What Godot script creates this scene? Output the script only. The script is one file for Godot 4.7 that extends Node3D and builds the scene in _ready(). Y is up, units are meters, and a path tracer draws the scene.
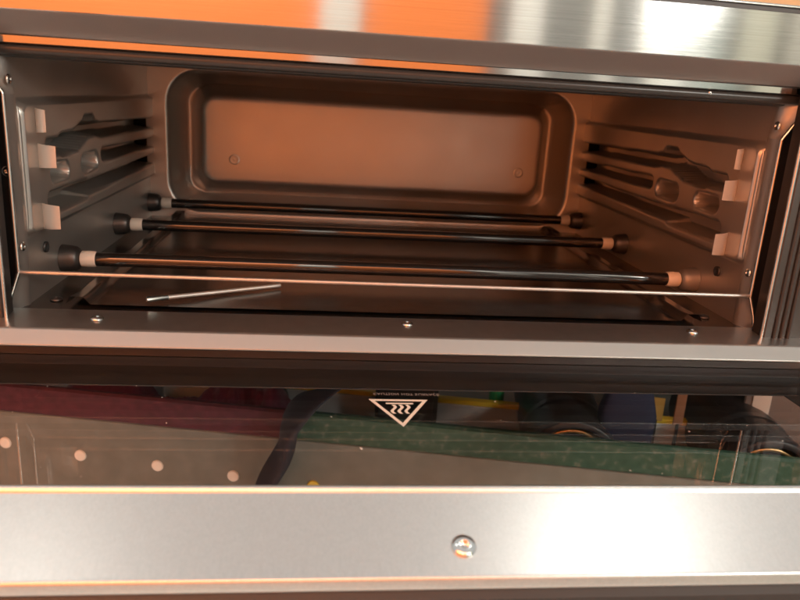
extends Node3D

# A wide, low toaster oven on a store display shelf with its glass door folded down.
# Metres, y up, z towards the viewer; the oven's front opening lies in z = 0, its cavity floor in y = 0.

const W := 0.2        # half width of the cavity
const H := 0.132      # cavity height
const D := 0.30       # cavity depth
var rng := RandomNumberGenerator.new()
var M := {}

# ------------------------------------------------------------------ materials
func lin(r: float, g: float, b: float) -> Color:
	return Color(r, g, b).linear_to_srgb()

func mat(c: Color, rough: float, metal := 0.0) -> StandardMaterial3D:
	var m := StandardMaterial3D.new()
	m.albedo_color = c
	m.roughness = rough
	m.metallic = metal
	m.cull_mode = BaseMaterial3D.CULL_DISABLED
	return m

func noise_tex(freq: float, octaves: int, lo: Color, hi: Color, seed_: int, kind := FastNoiseLite.TYPE_SIMPLEX_SMOOTH, normal := false, bump := 1.0) -> NoiseTexture2D:
	var n := FastNoiseLite.new()
	n.noise_type = kind
	n.frequency = freq
	n.seed = seed_
	n.fractal_octaves = octaves
	if kind == FastNoiseLite.TYPE_CELLULAR:
		n.cellular_return_type = FastNoiseLite.RETURN_CELL_VALUE
	var t := NoiseTexture2D.new()
	t.width = 512
	t.height = 512
	t.seamless = true
	t.noise = n
	if normal:
		t.as_normal_map = true
		t.bump_strength = bump
	else:
		var g := Gradient.new()
		g.set_color(0, lo)
		g.set_color(1, hi)
		t.color_ramp = g
	return t

func tri_map(m: StandardMaterial3D, s: float) -> void:
	m.uv1_triplanar = true
	m.uv1_world_triplanar = true
	m.uv1_scale = Vector3(s, s, s)

# long horizontal scratches: every row is noise that is strongly blurred along the row
func brushed_image(w: int, h: int, lo: float, hi: float, seed_: int) -> ImageTexture:
	var r := RandomNumberGenerator.new()
	r.seed = seed_
	var data := PackedByteArray()
	data.resize(w * h)
	for y in h:
		var v := r.randf()
		var row := r.randf()
		for x in w:
			v = lerpf(v, r.randf(), 0.09)
			var a := clampf(0.55 * row + (v - 0.5) * 1.6 + 0.22, 0.0, 1.0)
			data[y * w + x] = int(255.0 * lerpf(lo, hi, a))
	var im := Image.create_from_data(w, h, false, Image.FORMAT_L8, data)
	im.generate_mipmaps()
	return ImageTexture.create_from_image(im)

func brushed(c: Color, rough: float) -> StandardMaterial3D:
	var m := mat(c, rough, 1.0)
	m.roughness_texture = brushed_image(512, 512, 0.55, 1.0, 5)
	m.albedo_texture = brushed_image(512, 512, 0.86, 1.0, 6)
	m.anisotropy_enabled = true
	m.anisotropy = -0.82
	return m

func make_materials() -> void:
	M.brushed = brushed(lin(0.62, 0.61, 0.59), 0.17)
	M.bezel = mat(lin(0.44, 0.40, 0.385), 0.48, 0.5)
	M.bezel.normal_enabled = true
	M.bezel.normal_texture = noise_tex(0.25, 2, Color.BLACK, Color.WHITE, 3, FastNoiseLite.TYPE_SIMPLEX_SMOOTH, true, 1.5)
	M.bezel.normal_scale = 0.25
	tri_map(M.bezel, 9.0)
	# aluminised steel of the cavity: dull, with stains from heat
	M.cavity = mat(Color.WHITE, 0.40, 0.8)
	M.cavity.albedo_texture = noise_tex(0.006, 2, lin(0.51, 0.475, 0.44), lin(0.55, 0.515, 0.48), 11)
	M.cavity.roughness_texture = noise_tex(0.008, 2, Color(0.84, 0.84, 0.84), Color(0.95, 0.95, 0.95), 12)
	tri_map(M.cavity, 5.0)
	M.tray = mat(Color.WHITE, 0.25, 0.9)
	M.tray.albedo_texture = noise_tex(0.015, 4, lin(0.15, 0.135, 0.125), lin(0.18, 0.165, 0.15), 13)
	M.tray.roughness_texture = noise_tex(0.02, 4, Color(0.85, 0.85, 0.85), Color(1, 1, 1), 14)
	tri_map(M.tray, 6.0)
	M.sill = mat(Color.WHITE, 0.32, 0.9)
	M.sill.albedo_texture = noise_tex(0.03, 3, lin(0.36, 0.36, 0.345), lin(0.41, 0.41, 0.395), 15)
	tri_map(M.sill, 7.0)
	M.sill_front = mat(lin(0.50, 0.50, 0.475), 0.34, 0.85)
	# zinc coated steel of the door frame: fine spangle
	M.zinc = mat(Color.WHITE, 0.31, 0.85)
	M.zinc.albedo_texture = noise_tex(0.09, 2, lin(0.66, 0.675, 0.66), lin(0.74, 0.75, 0.735), 21, FastNoiseLite.TYPE_CELLULAR)
	M.zinc.roughness_texture = noise_tex(0.11, 2, Color(0.93, 0.93, 0.93), Color(1, 1, 1), 22, FastNoiseLite.TYPE_CELLULAR)
	tri_map(M.zinc, 24.0)
	M.edge = mat(lin(0.78, 0.76, 0.72), 0.26, 1.0)
	M.chrome = mat(lin(0.85, 0.84, 0.82), 0.14, 1.0)
	M.gasket = mat(lin(0.04, 0.038, 0.036), 0.30)
	M.black = mat(lin(0.03, 0.028, 0.027), 0.42)
	M.dark_metal = mat(lin(0.10, 0.09, 0.085), 0.4, 0.8)
	M.quartz = mat(lin(0.012, 0.010, 0.009), 0.07, 0.0)
	M.quartz.clearcoat_enabled = true
	M.quartz.clearcoat = 1.0
	M.quartz.clearcoat_roughness = 0.04
	M.ceramic = mat(lin(0.66, 0.60, 0.52), 0.35)
	M.cup = mat(lin(0.30, 0.28, 0.26), 0.5, 0.7)
	M.tab = mat(lin(0.80, 0.78, 0.74), 0.45, 0.8)
	M.glass = mat(Color(0.10, 0.13, 0.12, 0.04), 0.0)
	M.glass.metallic_specular = 0.31
	M.glass.transparency = BaseMaterial3D.TRANSPARENCY_ALPHA
	M.frit = mat(lin(0.028, 0.027, 0.026), 0.5)
	M.print = mat(lin(0.82, 0.76, 0.64), 0.6)
	M.print_dim = mat(lin(0.24, 0.21, 0.19), 0.6)

# ------------------------------------------------------------------ geometry
# a sheet of nu x nv cells with smooth normals; repeat a row for a hard edge
func sheet(nu: int, nv: int, f: Callable, flip := false, wrap := false) -> ArrayMesh:
	var vs := PackedVector3Array()
	var uv := PackedVector2Array()
	var ns := PackedVector3Array()
	var ix := PackedInt32Array()
	for j in nv + 1:
		for i in nu + 1:
			vs.append(f.call(i, j))
			uv.append(Vector2(float(i) / nu, float(j) / nv))
	ns.resize(vs.size())
	for j in nv:
		for i in nu:
			var a := j * (nu + 1) + i
			var b := a + 1
			var c := a + nu + 1
			var d := c + 1
			for t in [[a, b, d], [a, d, c]]:
				var k0: int = t[0]
				var k1: int = t[2] if flip else t[1]
				var k2: int = t[1] if flip else t[2]
				var n := (vs[k2] - vs[k0]).cross(vs[k1] - vs[k0])
				if n.length_squared() < 1e-20:
					continue
				ix.append_array([k0, k1, k2])
				ns[k0] += n
				ns[k1] += n
				ns[k2] += n
	if wrap:
		for j in nv + 1:
			var s := ns[j * (nu + 1)] + ns[j * (nu + 1) + nu]
			ns[j * (nu + 1)] = s
			ns[j * (nu + 1) + nu] = s
	for i in ns.size():
		ns[i] = ns[i].normalized() if ns[i].length_squared() > 1e-24 else Vector3.UP
	var arr := []
	arr.resize(Mesh.ARRAY_MAX)
	arr[Mesh.ARRAY_VERTEX] = vs
	arr[Mesh.ARRAY_NORMAL] = ns
	arr[Mesh.ARRAY_TEX_UV] = uv
	arr[Mesh.ARRAY_INDEX] = ix
	var m := ArrayMesh.new()
	m.add_surface_from_arrays(Mesh.PRIMITIVE_TRIANGLES, arr)
	return m

# profile of [radius, height] turned round the y axis; a repeated point gives a hard edge
func lathe(prof: Array, seg := 24) -> ArrayMesh:
	return sheet(seg, prof.size() - 1, func(i: int, j: int) -> Vector3:
		var a := TAU * i / seg
		return Vector3(prof[j][0] * cos(a), prof[j][1], prof[j][0] * sin(a)), true, true)

func hard(prof: Array) -> Array:
	var o := []
	for i in prof.size():
		o.append(prof[i])
		if i > 0 and i < prof.size() - 1:
			o.append(prof[i])
	return o

# profile of [z, y] drawn along x; bow pushes the middle forward
func run_x(prof: Array, x0: float, x1: float, n := 2, bow := 0.0) -> ArrayMesh:
	return sheet(n, prof.size() - 1, func(i: int, j: int) -> Vector3:
		var x := lerpf(x0, x1, float(i) / n)
		var z: float = prof[j][0] + bow * (0.0085 * (1.0 - pow((x + 0.01) / 0.2, 2.0)) - 0.0045)
		return Vector3(x, prof[j][1], z))

func tube(path: Array, radii: Array, seg := 12, flat := 1.0) -> ArrayMesh:
	var pts := path.duplicate()
	var rr := radii.duplicate()
	pts.push_front(path[0])
	rr.push_front(0.0)
	pts.push_back(path[-1])
	rr.push_back(0.0)
	var dirs := []
	var last := path.size() - 1
	for k in pts.size():
		var q: int = clampi(k - 1, 0, last)
		dirs.append((path[mini(q + 1, last)] - path[maxi(q - 1, 0)]).normalized())
	var up: Vector3 = Vector3.UP if absf(dirs[0].y) < 0.9 else Vector3.RIGHT
	return sheet(seg, pts.size() - 1, func(i: int, j: int) -> Vector3:
		var d: Vector3 = dirs[j]
		var s := d.cross(up).normalized()
		var t := s.cross(d)
		var a := TAU * i / seg
		return pts[j] + (s * cos(a) + t * sin(a) * flat) * float(rr[j]), false, true)

func smooth_path(ctrl: Array, n: int) -> Array:
	var c := Curve3D.new()
	for i in ctrl.size():
		var a: Vector3 = ctrl[maxi(i - 1, 0)]
		var b: Vector3 = ctrl[mini(i + 1, ctrl.size() - 1)]
		var t := (b - a) / 6.0
		c.add_point(ctrl[i], -t, t)
	var o := []
	for k in n + 1:
		o.append(c.sample(0 if k == n and ctrl.size() < 2 else mini(int(float(k) / n * (ctrl.size() - 1)), ctrl.size() - 2), clampf(float(k) / n * (ctrl.size() - 1) - mini(int(float(k) / n * (ctrl.size() - 1)), ctrl.size() - 2), 0.0, 1.0)))
	return o

func quad_out(st: SurfaceTool, pts: Array, centre: Vector3) -> void:
	var n: Vector3 = (pts[1] - pts[0]).cross(pts[2] - pts[0])
	var mid := Vector3.ZERO
	for q in pts:
		mid += q
	mid /= pts.size()
	var p := pts.duplicate()
	if n.dot(mid - centre) > 0.0:
		p.reverse()
		n = -n
	for k in range(1, p.size() - 1):
		for q in [p[0], p[k], p[k + 1]]:
			st.set_normal(-n.normalized())
			st.set_uv(Vector2(q.x + q.z, q.y))
			st.add_vertex(q)

func chamfer_corner(c: Vector3, h: Vector3, b: float, axis: int, s: Vector3) -> Vector3:
	var q := h - Vector3(b, b, b)
	q[axis] = h[axis]
	return c + q * s

# a box with chamfered edges, added round c
func box(size: Vector3, bevel := 0.001, c := Vector3.ZERO) -> ArrayMesh:
	var st := SurfaceTool.new()
	st.begin(Mesh.PRIMITIVE_TRIANGLES)
	var h := size * 0.5
	var b := minf(bevel, minf(h.x, minf(h.y, h.z)) * 0.9)
	for a in 3:
		var u := (a + 1) % 3
		var w := (a + 2) % 3
		for s in [-1.0, 1.0]:
			var p := []
			for k in [[-1, -1], [1, -1], [1, 1], [-1, 1]]:
				var g := Vector3()
				g[a] = s
				g[u] = k[0]
				g[w] = k[1]
				p.append(chamfer_corner(c, h, b, a, g))
			quad_out(st, p, c)
		for s in [-1.0, 1.0]:
			for t in [-1.0, 1.0]:
				var g0 := Vector3()
				g0[u] = s
				g0[w] = t
				var g1 := g0
				g0[a] = -1.0
				g1[a] = 1.0
				quad_out(st, [chamfer_corner(c, h, b, u, g0), chamfer_corner(c, h, b, u, g1), chamfer_corner(c, h, b, w, g1), chamfer_corner(c, h, b, w, g0)], c)
	for sx in [-1.0, 1.0]:
		for sy in [-1.0, 1.0]:
			for sz in [-1.0, 1.0]:
				var g := Vector3(sx, sy, sz)
				quad_out(st, [chamfer_corner(c, h, b, 0, g), chamfer_corner(c, h, b, 1, g), chamfer_corner(c, h, b, 2, g)], c)
	return st.commit()

# ------------------------------------------------------------------ objects
func thing(called: String, label: String, category: String, at := Vector3.ZERO, turn := 0.0, group := "") -> Node3D:
	var o := Node3D.new()
	o.name = called
	add_child(o, true)
	o.position = at
	o.rotation.y = turn
	tag(o, label, category, group)
	return o

func tag(o: Node, label: String, category: String, group := "") -> void:
	o.set_meta("label", label)
	o.set_meta("category", category)
	if group != "":
		o.set_meta("group", group)

func part(called: String, mesh: Mesh, m: Material, parent: Node = self, at := Vector3.ZERO, rot := Vector3.ZERO) -> MeshInstance3D:
	var o := MeshInstance3D.new()
	o.name = called
	o.mesh = mesh
	o.material_override = m
	o.position = at
	o.rotation = rot
	parent.add_child(o, true)
	return o

func structure(called: String, mesh: Mesh, m: Material, at := Vector3.ZERO, rot := Vector3.ZERO) -> MeshInstance3D:
	var o := part(called, mesh, m, self, at, rot)
	o.set_meta("kind", "structure")
	return o

func screw_mesh(r: float) -> ArrayMesh:
	# pan head with a ring, a dome and a small dimple for the driver
	return lathe([[r * 1.0, 0.0], [r * 1.0, 0.0], [r * 0.99, r * 0.12], [r * 0.9, r * 0.26], [r * 0.72, r * 0.36], [r * 0.5, r * 0.42], [r * 0.38, r * 0.43], [r * 0.34, r * 0.38], [r * 0.2, r * 0.16], [0.0, r * 0.12]], 20)

# ------------------------------------------------------------------ scene
func _ready() -> void:
	rng.seed = 7
	# camera
	var cam := Camera3D.new()
	cam.name = "camera"
	cam.position = Vector3(-0.0478, 0.1215, 0.383)
	cam.rotation = Vector3(-0.2787, -0.1177, 0.0625)
	cam.fov = 45.33
	cam.near = 0.01
	cam.far = 60.0
	var lens := CameraAttributesPhysical.new()
	lens.frustum_focal_length = 28.74
	lens.frustum_near = 0.01
	lens.frustum_far = 60.0
	lens.frustum_focus_distance = 0.44
	lens.exposure_aperture = 12.0
	cam.attributes = lens
	add_child(cam)
	cam.current = true
	# even neutral background for the unseen store; it also lifts the shadows
	var env := Environment.new()
	env.background_mode = Environment.BG_COLOR
	env.background_color = lin(0.43, 0.43, 0.41)
	env.background_energy_multiplier = 1.0
	env.tonemap_mode = Environment.TONE_MAPPER_LINEAR
	env.tonemap_exposure = 1.22
	env.sdfgi_enabled = true
	env.ssao_enabled = true
	env.ssil_enabled = true
	var we := WorldEnvironment.new()
	we.environment = env
	add_child(we)
	make_materials()
	unseen_lamp(Vector3(0.98, 2.25, 0.02), Vector2(0.24, 0.24), 0.31, "unseen square ceiling lamp that lights the right of the oven door")  # out of view, placed to give the highlight on the door bar
	unseen_lamp(Vector3(-0.95, 2.25, 0.10), Vector2(0.30, 0.30), 0.07, "unseen square ceiling lamp that lights the left of the oven door")  # out of view, placed for the soft glow left on the door bar
	unseen_lamp(Vector3(-0.9, 1.75, 0.85), Vector2(1.5, 0.3), 13.0, "unseen long lamp placed to light the orange display wall", -1.25)  # out of view, set to brighten the mirrored orange wall
	unseen_lamp(Vector3(1.1, 1.75, 0.85), Vector2(1.2, 0.3), 4.5, "unseen long lamp placed to light the pale shelving", -1.25)  # out of view, set to brighten the mirrored shelving
	unseen_lamp(Vector3(1.02, 0.66, 1.42), Vector2(0.20, 0.26), 0.7, "added low fill lamp out of view, tilted towards the oven", 1.20, 0.58)  # added fill light for the cavity and the lower shelf
	build_aisle()
	build_oven()
	build_lower_shelf()
	build_small_things()

func unseen_lamp(at: Vector3, size: Vector2, energy: float, label: String, tilt := 0.0, turn := 0.0) -> void:
	var t := thing("unseen_lamp", label, "lamp", at, turn, "lamps out of view")
	t.rotation.x = tilt
	part("housing", box(Vector3(size.x + 0.06, 0.06, size.y + 0.06), 0.006, Vector3(0, 0.036, 0)), mat(lin(0.7, 0.7, 0.7), 0.5), t)
	var g := mat(lin(0.9, 0.88, 0.82), 0.5)
	g.emission_enabled = true
	g.emission = Color(1.0, 0.985, 0.95)
	g.emission_energy_multiplier = 2.0
	part("diffuser", box(Vector3(size.x, 0.004, size.y), 0.001, Vector3(0, 0.002, 0)), g, t)
	var l := AreaLight3D.new()
	l.name = "light"
	l.area_size = size
	l.area_normalize_energy = true
	l.light_energy = energy
	l.light_color = Color(1.0, 0.985, 0.95)
	l.area_range = 12.0
	l.shadow_enabled = true
	l.position = Vector3(0, -0.004, 0)
	l.rotation = Vector3(-PI / 2, 0, 0)
	t.add_child(l)

# unseen bays behind the viewer, shaped for what the polished steel mirrors
func build_aisle() -> void:
	var conc := mat(Color.WHITE, 0.55)
	conc.albedo_texture = noise_tex(0.02, 4, lin(0.50, 0.48, 0.44), lin(0.60, 0.57, 0.53), 31)
	tri_map(conc, 0.8)
	structure("floor", box(Vector3(8, 0.1, 6), 0.001, Vector3(0, -1.05, 0.3)), conc)
	var orange := mat(lin(0.82, 0.21, 0.045), 0.55)
	var wall := structure("unseen_orange_wall", box(Vector3(2.9, 2.1, 0.05), 0.004, Vector3(-1.04, 0.6, 1.625)), orange)
	wall.set_meta("label", "unseen plain orange wall behind the viewer, mirrored in the steel")
	var white := mat(lin(0.66, 0.64, 0.58), 0.5)
	structure("unseen_wall_base", box(Vector3(2.9, 0.55, 0.05), 0.004, Vector3(-1.13, -0.73, 1.63)), mat(lin(0.45, 0.45, 0.42), 0.5))  # out of view; its grey keeps orange bounce off the lower shelf
	var post := thing("unseen_pale_strip", "unseen white strip on the orange wall, mirrored in the steel", "wall strip", Vector3(-0.055, 0.16, 1.588))  # out of view, placed for the pale band mirrored in the fascia
	part("board", box(Vector3(0.125, 1.40, 0.02), 0.003, Vector3(0, 0.70, 0)), white, post)
	part("bracket", box(Vector3(0.09, 0.02, 0.008), 0.002, Vector3(0, 0.70, 0.0126)), white, post)
	var grey := mat(lin(0.24, 0.235, 0.22), 0.5)
	structure("shelving_wall", box(Vector3(2.7, 2.6, 0.05), 0.004, Vector3(1.72, 0.3, 1.66)), grey)
	var tones := [[0.54, 0.10, Color(0.78, 0.76, 0.70)], [0.80, 0.05, Color(0.75, 0.73, 0.66)], [1.02, 0.12, Color(0.85, 0.84, 0.74)], [1.20, 0.18, Color(0.28, 0.35, 0.30)], [1.44, 0.15, Color(0.86, 0.84, 0.68)], [1.66, 0.13, Color(0.84, 0.80, 0.70)], [1.98, 0.16, Color(0.40, 0.48, 0.30)]]
	var words := ["cream upright beside the orange wall", "narrow cream upright on the grey shelving", "bright cream upright next to the green one", "green upright on the grey shelving", "pale yellow upright right of the green one", "warm white upright on the grey shelving", "olive upright at the far end of the grey shelving"]
	for i in tones.size():
		var a: Array = tones[i]
		var c: Color = a[2]
		var u := thing("unseen_upright", words[i], "upright", Vector3(a[0], -1.0, 1.6), 0.0, "unseen uprights mirrored in the steel")
		part("upright", box(Vector3(a[1], 2.6, 0.04), 0.003, Vector3(0, 1.3, 0)), mat(c.linear_to_srgb(), 0.5), u)
		part("foot", box(Vector3(a[1] + 0.02, 0.04, 0.06), 0.004, Vector3(0, 0.02, -0.03)), mat(c.linear_to_srgb(), 0.5), u)

# ------------------------------------------------------------------ the oven
func rrect(x: float, y: float, hx: float, hy: float, r: float) -> float:
	var qx := absf(x) - hx + r
	var qy := absf(y) - hy + r
	return Vector2(maxf(qx, 0.0), maxf(qy, 0.0)).length() + minf(maxf(qx, qy), 0.0) - r

func seg_dist(p: Vector2, a: Vector2, b: Vector2) -> float:
	var t := clampf((p - a).dot(b - a) / (b - a).length_squared(), 0.0, 1.0)
	return (p - a - (b - a) * t).length()

# [z, y, z, y, half width] of the pressed channels in the side liners
const CHANNELS := [
	[-0.31, 0.0832, -0.140, 0.0858, 0.0043], [-0.140, 0.0858, -0.124, 0.0885, 0.0043], [-0.124, 0.0895, -0.112, 0.0895, 0.0066], [-0.112, 0.0885, -0.092, 0.0822, 0.0061],
	[-0.092, 0.0822, -0.066, 0.0808, 0.0060], [-0.066, 0.0808, -0.044, 0.0808, 0.0044],
	[-0.31, 0.0665, -0.145, 0.0687, 0.0040], [-0.128, 0.0665, -0.104, 0.0660, 0.0054], [-0.070, 0.0660, -0.050, 0.0660, 0.0049],
	[-0.31, 0.0520, -0.105, 0.0500, 0.0041], [-0.105, 0.0500, -0.044, 0.0500, 0.0061]]

func liner_x(z: float, y: float) -> float:
	var plate := rrect(z + 0.162, y - 0.0715, 0.150, 0.0345, 0.006)
	var x := W + 0.004 * smoothstep(-0.0012, 0.0012, plate)
	var d := 1.0
	var p := Vector2(z, y)
	for c in CHANNELS:
		if absf(y - c[1]) > 0.016:
			continue
		d = minf(d, seg_dist(p, Vector2(c[0], c[1]), Vector2(c[2], c[3])) - c[4])
	x += 0.016 * (1.0 - smoothstep(-0.0012, 0.0, d)) + 0.0012 * (1.0 - smoothstep(0.0, 0.0016, d))
	return x

# outline of a rounded rectangle, always with the same number of points
func outline(cx: float, cy: float, hx: float, hy: float, rad: float) -> Array:
	var o := []
	var corners := [Vector2(hx - rad, hy - rad), Vector2(-hx + rad, hy - rad), Vector2(-hx + rad, -hy + rad), Vector2(hx - rad, -hy + rad)]
	for k in 4:
		var first := Vector2.ZERO
		for m in 11:
			var a := PI / 2 * (k + m / 10.0)
			var q: Vector2 = corners[k] + Vector2(cos(a), sin(a)) * rad
			o.append(q + Vector2(cx, cy))
			first = q
		var a2 := PI / 2 * (k + 1)
		var nxt: Vector2 = corners[(k + 1) % 4] + Vector2(cos(a2), sin(a2)) * rad
		for m in range(1, 10):
			o.append(first.lerp(nxt, m / 10.0) + Vector2(cx, cy))
	o.append(o[0])
	return o

func grown(a: Array, by: float) -> Array:
	return outline(a[0], a[1], a[2] + by, a[3] + by, maxf(a[4] + by, 0.0005))

func loft(rows: Array) -> ArrayMesh:
	return sheet(rows[0][0].size() - 1, rows.size() - 1, func(i: int, j: int) -> Vector3:
		var q: Vector2 = rows[j][0][i]
		return Vector3(q.x, q.y, rows[j][1]), false, true)

func arc(cz: float, cy: float, r: float, a0: float, a1: float, n: int) -> Array:
	var o := []
	for k in n + 1:
		var a := deg_to_rad(lerpf(a0, a1, float(k) / n))
		o.append([cz + r * cos(a), cy + r * sin(a)])
	return o

func build_oven() -> void:
	var oven := thing("toaster_oven", "wide stainless steel toaster oven with its glass door folded down", "toaster oven")
	# cavity
	var rect := outline(0.0, 0.066, 0.206, 0.068, 0.001)
	var outer := [0.001, 0.068, 0.1865, 0.0605, 0.026]
	var inner := [0.001, 0.0715, 0.1595, 0.0400, 0.014]
	var back := part("back_wall", loft([[rect, -D], [grown(outer, 0.0045), -D], [grown(outer, 0.003), -D - 0.0003], [grown(outer, 0.0012), -D - 0.0016], [grown(outer, 0.0), -D - 0.0040]]), M.cavity, oven)
	# a deep, narrowing groove round the raised panel
	part("pressed_groove", loft([[grown(outer, 0.0), -D - 0.0040], [grown(outer, -0.0030), -D - 0.0130], [grown(outer, -0.0080), -D - 0.0270], [grown(outer, -0.0105), -D - 0.0310], [grown(outer, -0.0130), -D - 0.0325], [grown(inner, 0.0120), -D - 0.0310], [grown(inner, 0.0085), -D - 0.0260], [grown(inner, 0.0030), -D - 0.0120], [grown(inner, 0.0), -D - 0.0040]]), M.cavity, back)
	part("raised_panel", loft([[grown(inner, 0.0), -D - 0.0040], [grown(inner, -0.0012), -D - 0.0016], [grown(inner, -0.003), -D - 0.0004], [grown(inner, -0.006), -D], [grown(inner, -0.0135), -D], [outline(0.001, 0.0715, 0.10, 0.010, 0.004), -D], [outline(0.001, 0.0715, 0.09, 0.0, 0.0), -D]]), M.cavity, back)
	var dimple := lathe([[0.0048, 0.0], [0.0040, 0.0003], [0.0032, 0.0003], [0.0024, 0.0001], [0.0012, 0.0002], [0.0, 0.0003]], 18)
	for a in [[-0.1285, 0.0545], [0.1395, 0.0555]]:
		part("dimple", dimple, M.cavity, back, Vector3(a[0], a[1], -D + 0.0001), Vector3(PI / 2, 0, 0))
	for s in [-1.0, 1.0]:
		var side := part("side_wall", sheet(260, 112, func(i: int, j: int) -> Vector3:
			var z := lerpf(-D - 0.001, -0.012, i / 260.0)
			var y := lerpf(-0.002, H + 0.002, j / 112.0)
			return Vector3(s * liner_x(z, y), y, z), s > 0.0), M.cavity, oven)
		# bent tongues at the mouth of the rack channels
		for a in [[0.0900, 0.1030], [0.0715, 0.0845], [0.0380, 0.0525]]:
			var tg := tongue(a[1] - a[0], s, a[0] > 0.08)
			part("rail_tongue", tg, M.tab, side, Vector3(s * 0.2005, (a[0] + a[1]) * 0.5, -0.025))
		part("vent_hole", lathe([[0.0032, 0.0], [0.0032, 0.0012], [0.0022, 0.0012], [0.0022, 0.0002], [0.0, 0.0002]], 14), M.black, side, Vector3(s * (W + 0.0038), 0.0255, -0.038), Vector3(0, 0, s * PI / 2))
	part("cavity_ceiling", sheet(8, 8, func(i: int, j: int) -> Vector3:
		return Vector3(lerpf(-W - 0.005, W + 0.005, i / 8.0), H, lerpf(-D - 0.001, -0.002, j / 8.0))), M.cavity, oven)
	part("cavity_floor", sheet(8, 8, func(i: int, j: int) -> Vector3:
		return Vector3(lerpf(-W - 0.005, W + 0.005, i / 8.0), -0.0005, lerpf(-D - 0.001, 0.0, j / 8.0)), true), M.tray, oven)
	build_tray(oven)
	build_heaters(oven)
	part("guard_bar", tube([Vector3(-0.2042, 0.0202, 0.0), Vector3(0.0, 0.0200, 0.0), Vector3(0.2042, 0.0200, 0.0)], [0.0011, 0.0011, 0.0011], 12), M.cavity, oven)
	build_front_frame(oven)
	build_fascia(oven)
	build_shell(oven)
	build_door(oven)

func tongue(h: float, s: float, slim: bool) -> ArrayMesh:
	# a tab that leaves the wall in a curve and ends square to the viewer
	var w := 0.0110 if not slim else 0.0070
	return sheet(8, 2, func(i: int, j: int) -> Vector3:
		var t := i / 8.0
		var x := -s * w * (1.0 - pow(1.0 - t, 1.0))
		var z := 0.0012 * sin(t * PI * 0.5) - 0.0035 * pow(1.0 - t, 3.0)
		return Vector3(x, (j / 2.0 - 0.5) * h * (1.0 - 0.12 * t), z), s > 0.0)

func build_tray(oven: Node3D) -> void:
	# shallow pressed tray with a rounded rim rib along its sides
	part("crumb_tray", sheet(400, 30, func(i: int, j: int) -> Vector3:
		var x := lerpf(-0.183, 0.179, i / 400.0)
		var z := lerpf(-D + 0.004, -0.003, j / 30.0)
		var e := minf(x + 0.183, 0.179 - x)
		var y := 0.0016 + 0.0042 * smoothstep(0.0, 0.003, e) * (1.0 - smoothstep(0.009, 0.0135, e))
		y += 0.0010 * smoothstep(-0.012, -0.006, z)
		return Vector3(x, y, z), true), M.tray, oven)

func build_heaters(oven: Node3D) -> void:
	var rod := lathe(hard([[0.0, -0.183], [0.0042, -0.184], [0.0042, 0.184], [0.0, 0.183]]), 24)
	var cap := lathe([[0.0, -0.0045], [0.0042, -0.0045], [0.0042, -0.0045], [0.0049, -0.0038], [0.0051, 0.0], [0.0049, 0.0038], [0.0042, 0.0045], [0.0042, 0.0045], [0.0, 0.0045]], 22)
	var cup := lathe([[0.0044, 0.0], [0.0044, 0.0], [0.0062, 0.0006], [0.0074, 0.0022], [0.0080, 0.0054], [0.0084, 0.0108]], 24)
	for z in [-0.064, -0.182, -0.2915]:
		var e := part("heating_element", rod, M.quartz, oven, Vector3(0, 0.0130, z), Vector3(0, 0, PI / 2))
		for s in [-1.0, 1.0]:
			part("ceramic_cap", cap, M.ceramic, e, Vector3(0, s * 0.1882, 0))
			part("holder_cup", cup, M.cup if z > -0.1 and s < 0.0 else M.dark_metal, e, Vector3(0, s * 0.1930, 0), Vector3(0, 0, 0 if s > 0.0 else PI))

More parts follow.
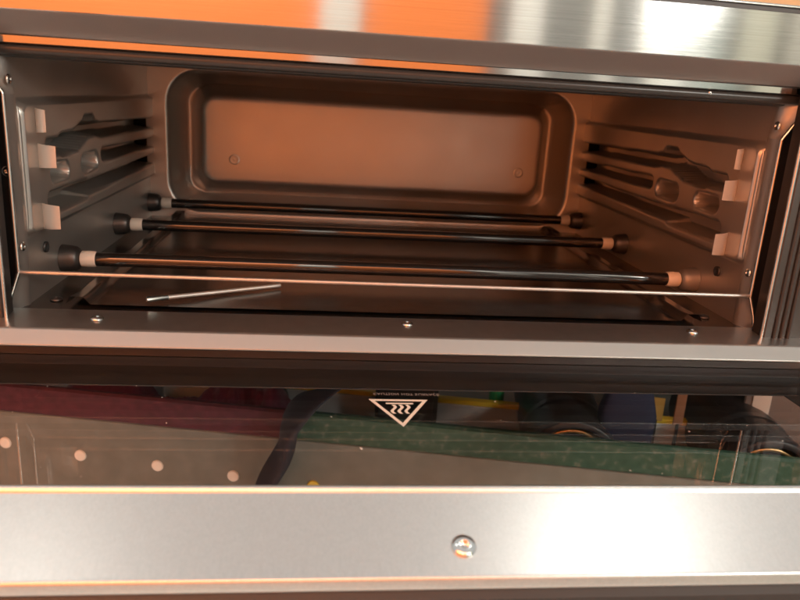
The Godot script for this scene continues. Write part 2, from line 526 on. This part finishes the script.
func build_front_frame(oven: Node3D) -> void:
	for s in [-1.0, 1.0]:
		# flared lip that carries the liner to the opening: [y, x of its edge]
		var ys := [-0.001, 0.008, 0.0195, 0.0205, 0.045, 0.085, 0.1095, 0.1105, 0.121, H + 0.002]
		var xs := [0.2105, 0.2085, 0.2042, 0.2040, 0.2040, 0.2040, 0.2040, 0.2042, 0.2115, 0.2150]
		var lip := part("jamb", sheet(ys.size() - 1, 6, func(i: int, j: int) -> Vector3:
			var t := j / 6.0
			var x0 := W + 0.004
			var y: float = ys[i]
			return Vector3(s * (lerpf(x0, float(xs[i]), t) - 0.0042 * sin(PI * t) * (1.0 - t)), y, lerpf(-0.0125, 0.0, t)), s > 0.0), M.cavity, oven)
		var edge := []
		var er := []
		for i in ys.size():
			edge.append(Vector3(s * float(xs[i]), ys[i], 0.0002))
			er.append(0.0011)
		part("rolled_edge", tube(edge, er, 10), M.edge, lip)
		part("bend", tube([Vector3(s * 0.2026, 0.040, -0.0122), Vector3(s * 0.2022, 0.045, -0.0115), Vector3(s * 0.2022, 0.098, -0.0115), Vector3(s * 0.2026, 0.103, -0.0122)], [0.0005, 0.0011, 0.0011, 0.0005], 10), M.cavity, lip)
		for a in [[0.1170, -0.004], [0.0330, -0.004]]:
			part("screw", screw_mesh(0.0026), M.edge, lip, Vector3(s * 0.2025, a[0], a[1]), Vector3(0, 0, s * PI / 2))
		# black sheet for the dark gap by the lip, then the outer front frame
		part("dark_gap_sheet", box(Vector3(0.045, 0.150, 0.004), 0.0005, Vector3(s * 0.2275, 0.064, -0.012)), M.black, oven)
		var post := part("front_post", box(Vector3(0.030, 0.150, 0.012), 0.0016, Vector3(s * 0.2215, 0.064, 0.0088)), M.dark_metal, oven)
		part("trim_edge", tube([Vector3(s * 0.2060, -0.002, 0.0146), Vector3(s * 0.2060, 0.060, 0.0146), Vector3(s * 0.2060, 0.130, 0.0146)], [0.0010, 0.0010, 0.0010], 10), M.edge, post)
		part("screw", screw_mesh(0.0028), M.chrome, post, Vector3(s * 0.2090, 0.0712, -0.0092), Vector3(PI / 2, 0, 0))
		for k in 3:
			part("seal_rib", tube([Vector3(s * (0.2135 + 0.0042 * k), -0.002, 0.0152), Vector3(s * (0.2135 + 0.0042 * k), 0.06, 0.0152), Vector3(s * (0.2135 + 0.0042 * k), 0.128, 0.0152)], [0.0012, 0.0012, 0.0012], 10), M.gasket, post)
	# sill: a polished ledge with a bright turned-down front edge
	var ledge := part("sill", run_x(hard([[0.0, -0.004], [0.0, 0.0004], [0.0004, 0.0006], [0.0012, 0.0004], [0.0262, -0.0012]]), -0.26, 0.26, 4), M.sill, oven)
	part("sill_front", run_x([[0.0262, -0.0012], [0.0272, -0.0014], [0.0278, -0.0018], [0.0278, -0.0018], [0.0332, -0.0076], [0.0332, -0.0076], [0.0334, -0.0081], [0.0330, -0.0086], [0.0180, -0.0090]], -0.26, 0.26, 4), M.sill_front, ledge)
	for a in [[-0.1618, 0.0128], [0.0013, 0.0088], [0.1669, 0.0095]]:
		part("rivet", screw_mesh(0.0034), M.chrome, ledge, Vector3(a[0], 0.0004 - 0.0016 * a[1] / 0.027, a[1]))
	for a in [[-0.1930, -0.0194], [0.1900, -0.0212]]:
		part("screw", screw_mesh(0.0034), M.dark_metal, ledge, Vector3(a[0], -0.0002, a[1]))

func build_fascia(oven: Node3D) -> void:
	var f := part("fascia", run_x([[0.0300, 0.1473], [0.0302, 0.1476], [0.0302, 0.1476], [0.0300, 0.1600], [0.0298, 0.1710], [0.0298, 0.1710]], -0.27, 0.27, 60, 1.0), M.brushed, oven)
	f.set_meta("label", "brushed stainless steel strip above the opening")
	part("top_seam", run_x([[0.0298, 0.1710], [0.0286, 0.1714], [0.0286, 0.1714], [0.0283, 0.1734], [0.0283, 0.1734], [0.0294, 0.1737]], -0.27, 0.27, 60, 1.0), M.black, f)
	part("top_edge", run_x([[0.0294, 0.1737], [0.0298, 0.1740], [0.0294, 0.1746], [0.0270, 0.1752], [-0.02, 0.1756]], -0.27, 0.27, 60, 1.0), M.edge, f)
	part("under_bezel", run_x([[0.0300, 0.1473], [0.0292, 0.1468], [0.0292, 0.1468], [0.0060, 0.1380], [0.0060, 0.1380], [0.0040, 0.1376]], -0.27, 0.27, 60, 1.0), M.bezel, oven)
	part("lintel", run_x([[0.0040, 0.1376], [0.0044, 0.1373], [0.0044, 0.1373], [0.0044, 0.1342], [0.0044, 0.1342], [0.0036, 0.1337], [0.0010, 0.1335]], -0.27, 0.27, 60, 0.6), M.brushed, oven)
	# rounded black seal under the lintel with a second, set back lip
	part("top_seal", run_x(arc(0.0006, 0.1312, 0.0026, 80, -120, 10) + arc(-0.0052, 0.1298, 0.0024, 40, -150, 10) + [[-0.012, 0.1322], [-0.02, 0.1322]], -0.27, 0.27, 60, 0.6), M.gasket, oven)
	var top := oven.get_node("top_seal")
	for x in [-0.154, 0.157]:
		part("screw", screw_mesh(0.0012), M.edge, top, Vector3(x, 0.1318, 0.0015), Vector3(PI / 2, 0, 0))

func build_shell(oven: Node3D) -> void:
	part("top_shell", box(Vector3(0.53, 0.030, 0.36), 0.004, Vector3(0, 0.1595, -0.170)), M.dark_metal, oven)
	part("lintel_backing", box(Vector3(0.53, 0.008, 0.30), 0.001, Vector3(0, 0.1385, -0.160)), M.black, oven)
	for s in [-1.0, 1.0]:
		part("side_shell", box(Vector3(0.014, 0.196, 0.36), 0.003, Vector3(s * 0.258, 0.060, -0.170)), M.dark_metal, oven)
	part("rear_shell", box(Vector3(0.50, 0.196, 0.012), 0.003, Vector3(0, 0.060, -0.345)), M.dark_metal, oven)
	part("base", box(Vector3(0.50, 0.032, 0.335), 0.003, Vector3(0, -0.0215, -0.168)), M.black, oven)
	for s in [-1.0, 1.0]:
		for z in [-0.185, -0.310]:
			part("foot", lathe(hard([[0.0, 0.0], [0.014, 0.0], [0.016, 0.012], [0.016, 0.0275], [0.0, 0.0275]]), 18), M.black, oven, Vector3(s * 0.20, -0.0645, z))

const GY := -0.0273   # top of the door glass
func build_door(oven: Node3D) -> void:
	var zl := 0.1353
	var bar := part("door", run_x([[0.1338, GY - 0.0040], [0.1338, GY + 0.0008], [0.1340, GY + 0.0014], [0.1350, GY + 0.0018], [0.1362, GY + 0.0012], [0.1368, GY - 0.0004], [0.1368, GY - 0.0004],
		[0.1672, GY - 0.0146], [0.1680, GY - 0.0146], [0.1686, GY - 0.0152], [0.1688, GY - 0.0160], [0.1688, GY - 0.0160], [0.1692, GY - 0.0188], [0.1690, GY - 0.0196], [0.1684, GY - 0.0202], [0.1640, GY - 0.0204]], -0.27, 0.27, 4), M.zinc, oven)
	bar.set_meta("label", "folded down oven door with pale metal end bar")
	part("screw", screw_mesh(0.0048), M.chrome, bar, Vector3(0.0083, GY - 0.0102, 0.1575), Vector3(deg_to_rad(25.0), 0, 0))
	part("end_trim", box(Vector3(0.54, 0.020, 0.030), 0.003, Vector3(0, GY - 0.0315, 0.1535)), M.black, bar)
	for s in [-1.0, 1.0]:
		part("side_rail", box(Vector3(0.020, 0.012, 0.130), 0.002, Vector3(s * 0.262, GY - 0.005, 0.069)), M.zinc, bar)
	part("glass", box(Vector3(0.500, 0.0036, zl + 0.003), 0.0004, Vector3(0, GY - 0.0018, (zl - 0.003) * 0.5)), M.glass, bar)
	part("printed_border", box(Vector3(0.498, 0.0006, 0.032), 0.0002, Vector3(0, GY - 0.0042, 0.0108)), M.frit, bar)
	for s in [-1.0, 1.0]:
		part("printed_border", box(Vector3(0.030, 0.0006, 0.106), 0.0002, Vector3(s * 0.234, GY - 0.0042, 0.0800)), M.frit, bar)
	part("hinge_strip", box(Vector3(0.50, 0.006, 0.010), 0.001, Vector3(0, GY + 0.0045, -0.004)), M.dark_metal, bar)
	# warning sign printed on the glass: it stands the right way up when the door is shut
	var st := SurfaceTool.new()
	st.begin(Mesh.PRIMITIVE_TRIANGLES)
	var y0 := GY + 0.00015
	var A := Vector2(-0.0212, 0.0492)
	var B := Vector2(0.0090, 0.0492)
	var C := Vector2(-0.0066, 0.0802)
	var g := (A + B + C) / 3.0
	var k := 0.80
	var ring := [A, B, C, A]
	for i in 3:
		flat_quad(st, [ring[i], ring[i + 1], g + (ring[i + 1] - g) * k, g + (ring[i] - g) * k], y0)
	flat_quad(st, [Vector2(-0.0128, 0.0533), Vector2(0.0010, 0.0533), Vector2(0.0010, 0.0549), Vector2(-0.0128, 0.0549)], y0)
	for i in 3:
		var cx := -0.0094 + 0.0034 * i
		for q in 10:
			var t0 := q / 10.0
			var t1 := (q + 1) / 10.0
			var xa := cx + 0.0010 * sin(t0 * TAU)
			var xb := cx + 0.0010 * sin(t1 * TAU)
			var za := 0.0556 + 0.0102 * t0
			var zb := 0.0556 + 0.0102 * t1
			flat_quad(st, [Vector2(xa - 0.0008, za), Vector2(xa + 0.0008, za), Vector2(xb + 0.0008, zb), Vector2(xb - 0.0008, zb)], y0)
	part("warning_triangle", st.commit(), M.print, bar)
	var tm := TextMesh.new()
	var sf := SystemFont.new()
	sf.font_names = PackedStringArray(["Droid Sans"])
	tm.font = sf
	tm.text = "CAUTION HOT SURFACE"
	tm.font_size = 32
	tm.pixel_size = 0.0000765
	tm.depth = 0.0001
	var txt := part("lettering", tm, M.print_dim, bar)
	txt.transform = Transform3D(Basis(Vector3(1, 0, 0), Vector3(0, 0, 1), Vector3(0, -1, 0)), Vector3(-0.0012, GY + 0.0002, 0.0425))

func flat_quad(st: SurfaceTool, q: Array, y: float) -> void:
	for t in [[0, 1, 2], [0, 2, 3]]:
		for i in t:
			st.set_normal(Vector3.UP)
			st.add_vertex(Vector3(q[i].x, y, q[i].y))

# ------------------------------------------------------------------ what shows through the glass
func build_lower_shelf() -> void:
	var at := Vector3(0, -0.17, -0.174)
	var turn := -0.194
	var t := thing("display_shelf", "worn grey store shelf with a scuffed green and maroon front rail under the oven", "shelf", at, turn)
	var grey := mat(Color.WHITE, 0.6)
	grey.albedo_texture = noise_tex(0.02, 5, lin(0.14, 0.155, 0.135), lin(0.20, 0.215, 0.19), 41)
	tri_map(grey, 4.0)
	var green := mat(Color.WHITE, 0.55)
	var gt := noise_tex(0.018, 5, lin(0.012, 0.10, 0.045), lin(0.20, 0.26, 0.18), 42)
	var gr := Gradient.new()
	gr.offsets = PackedFloat32Array([0.0, 0.35, 0.68, 0.84, 1.0])
	gr.colors = PackedColorArray([lin(0.010, 0.045, 0.026), lin(0.016, 0.068, 0.038), lin(0.03, 0.085, 0.052), lin(0.10, 0.13, 0.095), lin(0.18, 0.18, 0.15)])
	gt.color_ramp = gr
	green.albedo_texture = gt
	tri_map(green, 10.0)
	var maroon := mat(Color.WHITE, 0.8)
	maroon.albedo_texture = noise_tex(0.03, 5, lin(0.05, 0.010, 0.018), lin(0.12, 0.028, 0.046), 43)
	tri_map(maroon, 6.0)
	part("front_panel", box(Vector3(1.1, 0.20, 0.006), 0.001, Vector3(0.05, -0.102, -0.004)), grey, t)
	part("green_rail", box(Vector3(0.62, 0.0265, 0.008), 0.002, Vector3(0.243, 0.0132, 0.0)), green, t)
	part("maroon_rail", box(Vector3(0.46, 0.0265, 0.008), 0.002, Vector3(-0.298, 0.0132, 0.0)), maroon, t)
	part("deck", box(Vector3(1.1, 0.006, 0.36), 0.001, Vector3(0.05, -0.057, -0.188)), grey, t)
	var rail := part("back_rail", box(Vector3(1.1, 0.043, 0.008), 0.001, Vector3(0.05, -0.0315, -0.130)), mat(lin(0.52, 0.54, 0.53), 0.6), t)
	part("yellow_strip", box(Vector3(1.1, 0.0052, 0.009), 0.0008, Vector3(0.05, -0.0073, -0.1298)), mat(lin(0.85, 0.58, 0.03), 0.5), rail)
	part("back_panel", box(Vector3(1.1, 0.26, 0.008), 0.001, Vector3(0.05, -0.04, -0.37)), mat(lin(0.13, 0.11, 0.09), 0.6), t)
	var disc := lathe([[0.0, 0.0016], [0.0042, 0.0015], [0.0052, 0.0010], [0.0055, 0.0], [0.0055, -0.001]], 20)  # coloured discs put in for the row of bright holes
	for a in [[-0.3321, -0.0334], [-0.2618, -0.0385], [-0.1902, -0.0408], [-0.1207, -0.0433], [-0.0485, -0.0450]]:
		part("hole_disc", disc, mat(lin(0.80, 0.62, 0.08), 0.5) if a[0] > -0.06 else mat(lin(0.80, 0.80, 0.73), 0.5), t, Vector3(a[0], a[1], -0.001), Vector3(PI / 2, 0, 0))
	# the upper deck that carries the oven
	var up := thing("upper_shelf", "dark steel shelf deck that the oven stands on", "shelf", Vector3(0, -0.0645, -0.30))
	part("deck", box(Vector3(1.2, 0.016, 0.30), 0.002, Vector3(0, -0.008, 0)), M.dark_metal, up)
	part("front_lip", box(Vector3(1.2, 0.006, 0.006), 0.001, Vector3(0, -0.0190, 0.146)), M.dark_metal, up)

func local(u: float, y: float, w: float) -> Vector3:
	return Vector3(0, -0.17, -0.174) + Basis(Vector3.UP, -0.194) * Vector3(u, y, w)

func canister(u: float, r: float, w0: float, length: float, label: String, ringed: bool) -> void:
	var t := thing("black_canister", label, "canister", local(u, -0.054, w0), -0.194, "black canisters lying on the lower shelf")
	# lies on its side with its mouth to the viewer: the lathe axis is turned to +z
	var body := part("body", lathe([[0.0, -length], [r * 0.9, -length], [r * 0.96, -length + 0.004], [r * 0.97, -0.016], [r * 0.97, -0.016], [r, -0.014], [r, -0.002], [r * 0.97, 0.0], [r * 0.86, 0.0], [r * 0.86, 0.0], [r * 0.80, -0.012], [r * 0.80, -0.012], [0.0, -0.014]], 36), mat(lin(0.022, 0.021, 0.023), 0.38), t, Vector3(0, r, 0), Vector3(PI / 2, 0, 0))
	if ringed:
		part("gold_highlight_ring", lathe([[r * 0.80, -0.011], [r * 0.76, -0.007], [r * 0.70, -0.006], [r * 0.66, -0.008], [r * 0.64, -0.012]], 36), mat(lin(0.75, 0.50, 0.22), 0.3, 1.0), body)  # gold-coloured ring put in for the highlight inside the mouth
	part("band", lathe([[r * 0.985, -0.060], [r * 0.99, -0.059], [r * 0.99, -0.052], [r * 0.985, -0.051]], 36), mat(lin(0.05, 0.05, 0.055), 0.3), body)

func build_small_things() -> void:
	# loose bright wire on the crumb tray
	var wp := smooth_path([Vector3(-0.1412, 0.0052, -0.0066), Vector3(-0.112, 0.0042, -0.026), Vector3(-0.0715, 0.0036, -0.0505)], 18)
	var wr := []
	for i in wp.size():
		wr.append(0.0012)
	var wire := thing("loose_wire", "thin bright wire lying aslant on the crumb tray", "wire")
	part("strand", tube(wp, wr, 10), M.tab, wire)
	part("crimped_tip", tube([wp[0], wp[0] + (wp[1] - wp[0]).normalized() * 0.012], [0.0017, 0.0014], 10), M.edge, wire)
	canister(0.176, 0.042, -0.022, 0.17, "black canister with a gold highlight ring right of the warning triangle", true)
	canister(0.343, 0.042, -0.022, 0.17, "black canister with a gold highlight ring at the right end of the green rail", true)
	canister(-0.130, 0.030, -0.055, 0.13, "black canister half hidden by maroon cloth", true)
	# squat black case behind the triangle
	var c := thing("black_case", "plain black case standing behind the warning triangle", "case", local(0.024, -0.054, -0.10), -0.194)
	part("body", box(Vector3(0.060, 0.085, 0.05), 0.004, Vector3(0, 0.0425, 0)), mat(lin(0.03, 0.029, 0.028), 0.4), c)
	part("lid", box(Vector3(0.064, 0.008, 0.054), 0.003, Vector3(0, 0.0895, 0)), mat(lin(0.05, 0.048, 0.045), 0.4), c)
	# navy pouch
	var n := thing("navy_pouch", "navy blue pouch with slanted sides behind the green rail", "pouch", local(0.2235, -0.054, -0.052), -0.194)
	var prof := [[0.018, 0.0], [0.018, 0.0], [0.0235, 0.055], [0.0250, 0.085], [0.0190, 0.108], [0.0185, 0.112], [0.0, 0.112]]
	part("body", sheet(24, prof.size() - 1, func(i: int, j: int) -> Vector3:
		var a := TAU * i / 24.0
		var r: float = prof[j][0]
		return Vector3(signf(cos(a)) * pow(absf(cos(a)), 0.5) * r, prof[j][1], signf(sin(a)) * pow(absf(sin(a)), 0.5) * r * 0.45), true, true), mat(lin(0.013, 0.017, 0.048), 0.75), n)
	part("flap", box(Vector3(0.034, 0.004, 0.022), 0.001, Vector3(0, 0.113, 0)), mat(lin(0.018, 0.026, 0.08), 0.75), n)
	# tags and small boxes
	var o := thing("orange_tag", "small orange tag right of the navy pouch", "tag", local(0.2815, -0.054, -0.09), -0.194)
	part("card", box(Vector3(0.009, 0.034, 0.002), 0.0005, Vector3(0, 0.077, 0)), mat(lin(0.26, 0.12, 0.06), 0.6), o)
	part("stand", box(Vector3(0.003, 0.062, 0.003), 0.0005, Vector3(0, 0.031, 0)), M.black, o)
	var o2 := thing("yellow_tag", "small amber tag beside the navy pouch", "tag", local(0.2640, -0.054, -0.10), -0.194)
	part("card", box(Vector3(0.012, 0.024, 0.002), 0.0005, Vector3(0, 0.070, 0)), mat(lin(0.45, 0.27, 0.06), 0.6), o2)
	part("stand", box(Vector3(0.003, 0.060, 0.003), 0.0005, Vector3(0, 0.030, 0)), M.black, o2)
	var gb := thing("green_bottle", "small green bottle behind the yellow strip", "bottle", local(0.1145, -0.054, -0.155), -0.194)
	part("body", lathe(hard([[0.0, 0.0], [0.008, 0.0], [0.008, 0.085], [0.003, 0.095], [0.003, 0.105], [0.0, 0.105]]), 18), mat(lin(0.02, 0.30, 0.10), 0.4), gb)
	part("cap", lathe(hard([[0.0045, 0.105], [0.0045, 0.115], [0.0, 0.115]]), 14), mat(lin(0.02, 0.22, 0.08), 0.4), gb)
	var pb := thing("grey_carton", "grey carton with a white end label at the right", "carton", local(0.3800, -0.054, -0.115), -0.194 - 0.5)
	part("box", box(Vector3(0.070, 0.110, 0.05), 0.0015, Vector3(0.008, 0.055, 0)), mat(lin(0.22, 0.21, 0.20), 0.6), pb)
	part("white_label", box(Vector3(0.015, 0.034, 0.001), 0.0003, Vector3(-0.012, 0.090, 0.0256)), mat(lin(0.82, 0.81, 0.74), 0.6), pb)
	var wb := thing("white_carton", "pale carton behind the maroon cloth", "carton", local(-0.198, -0.054, -0.12), -0.194)
	part("box", box(Vector3(0.062, 0.070, 0.03), 0.0015, Vector3(0, 0.035, 0)), mat(lin(0.66, 0.68, 0.60), 0.6), wb)
	part("lid", box(Vector3(0.064, 0.006, 0.032), 0.001, Vector3(0, 0.071, 0)), mat(lin(0.72, 0.72, 0.64), 0.6), wb)
	# maroon cloth heaped behind the maroon rail
	var fz := FastNoiseLite.new()
	fz.frequency = 22.0
	fz.seed = 4
	var cl := mat(Color.WHITE, 0.9)
	cl.albedo_texture = noise_tex(0.05, 4, lin(0.10, 0.012, 0.03), lin(0.20, 0.03, 0.065), 52)
	cl.rim_enabled = true
	cl.rim = 0.3
	tri_map(cl, 8.0)
	var cloth := thing("maroon_cloth", "crumpled maroon cloth heaped behind the shelf rail", "cloth", local(-0.19, -0.054, -0.060), -0.194)
	part("folds", sheet(90, 30, func(i: int, j: int) -> Vector3:
		var u := i / 90.0
		var v := j / 30.0
		var x := lerpf(-0.13, 0.12, u)
		var a := v * PI
		var edge_ := sqrt(clampf(minf(u, 1.0 - u) * 9.0, 0.0, 1.0))
		var r := (0.062 + 0.014 * fz.get_noise_2d(x * 1.0, v * 0.05 + 3.0) + 0.004 * fz.get_noise_2d(x * 4.0, v * 0.2)) * edge_ * (1.0 - 0.30 * exp(-pow((x + 0.005) / 0.032, 4.0)))
		return Vector3(x, maxf(sin(a) * r * 1.16 + 0.003 * fz.get_noise_2d(x * 3.0, v * 0.3), 0.0), -cos(a) * r * 0.66), false), cl, cloth)
	part("hem", tube(smooth_path([Vector3(-0.11, 0.050, 0.024), Vector3(-0.04, 0.054, 0.026), Vector3(0.03, 0.051, 0.026), Vector3(0.10, 0.046, 0.022)], 14), [0.0, 0.001, 0.001, 0.001, 0.001, 0.001, 0.001, 0.001, 0.001, 0.001, 0.001, 0.001, 0.001, 0.001, 0.0], 8), cl, cloth)
	# dark strap that hangs over the rail
	var sp := smooth_path([local(-0.094, -0.075, 0.022), local(-0.0859, -0.0352, 0.03), local(-0.0669, 0.0042, 0.03), local(-0.0615, 0.0318, 0.03), local(-0.0431, 0.0513, 0.03), local(-0.0150, 0.0700, 0.03)], 30)
	var sr := []
	for i in sp.size():
		var q := float(i) / (sp.size() - 1)
		sr.append(lerpf(0.0230, 0.0300, smoothstep(0.0, 0.6, q)) * (1.0 - 0.92 * smoothstep(0.55, 1.0, q)))
	var strap := thing("dark_strap", "wide dark strap curving up over the shelf rail", "strap")
	part("band", tube(sp, sr, 16, 0.25), mat(lin(0.022, 0.023, 0.034), 0.85), strap)
	part("stitching", tube(sp.slice(2, 22).map(func(q: Vector3) -> Vector3: return q + Vector3(0.001, 0.001, 0.0058)), sr.slice(2, 22).map(func(_q) -> float: return 0.0004), 6), mat(lin(0.05, 0.05, 0.06), 0.7), strap)
	# cartons in the background, seen over the right end of the oven
	var bo := thing("orange_carton", "blurred orange carton behind the oven's top right corner", "carton", Vector3(0.30, -0.0645, -0.62))
	part("box", box(Vector3(0.30, 0.50, 0.12), 0.003, Vector3(0, 0.25, 0)), mat(lin(0.78, 0.24, 0.05), 0.6), bo)
	part("lid", box(Vector3(0.302, 0.004, 0.122), 0.001, Vector3(0, 0.502, 0)), mat(lin(0.70, 0.22, 0.05), 0.6), bo)
	var bc := thing("cream_carton", "blurred cream carton behind the oven's top right corner", "carton", Vector3(0.56, -0.0645, -0.60))
	part("box", box(Vector3(0.20, 0.46, 0.12), 0.003, Vector3(0, 0.23, 0)), mat(lin(0.72, 0.52, 0.28), 0.6), bc)
	part("lid", box(Vector3(0.202, 0.004, 0.122), 0.001, Vector3(0, 0.462, 0)), mat(lin(0.7, 0.5, 0.26), 0.6), bc)
	# a few flecks of dust on the glass
	var fl := SurfaceTool.new()
	fl.begin(Mesh.PRIMITIVE_TRIANGLES)
	for k in 24:
		var c0 := Vector3(rng.randf_range(-0.2, 0.2), GY + 0.0003, rng.randf_range(0.034, 0.130))
		var d0 := rng.randf_range(0.00012, 0.00034) * (2.0 if k % 15 == 0 else 1.0)
		var a0 := rng.randf() * TAU
		var ux := Vector3(cos(a0), 0.0, sin(a0)) * d0 * rng.randf_range(1.0, 2.4)
		var uz := Vector3(-sin(a0), 0.0, cos(a0)) * d0
		var top := c0 + Vector3(0, 0.0002, 0)
		for q in [[ux, uz], [uz, -ux], [-ux, -uz], [-uz, ux]]:
			quad_out(fl, [top, c0 + q[0], c0 + q[1]], c0 - Vector3(0, 0.001, 0))
	var dust := part("dust_flecks", fl.commit(), mat(lin(0.7, 0.68, 0.62), 0.8), self)
	tag(dust, "pale dust flecks scattered over the door glass", "dust")
	dust.set_meta("kind", "stuff")
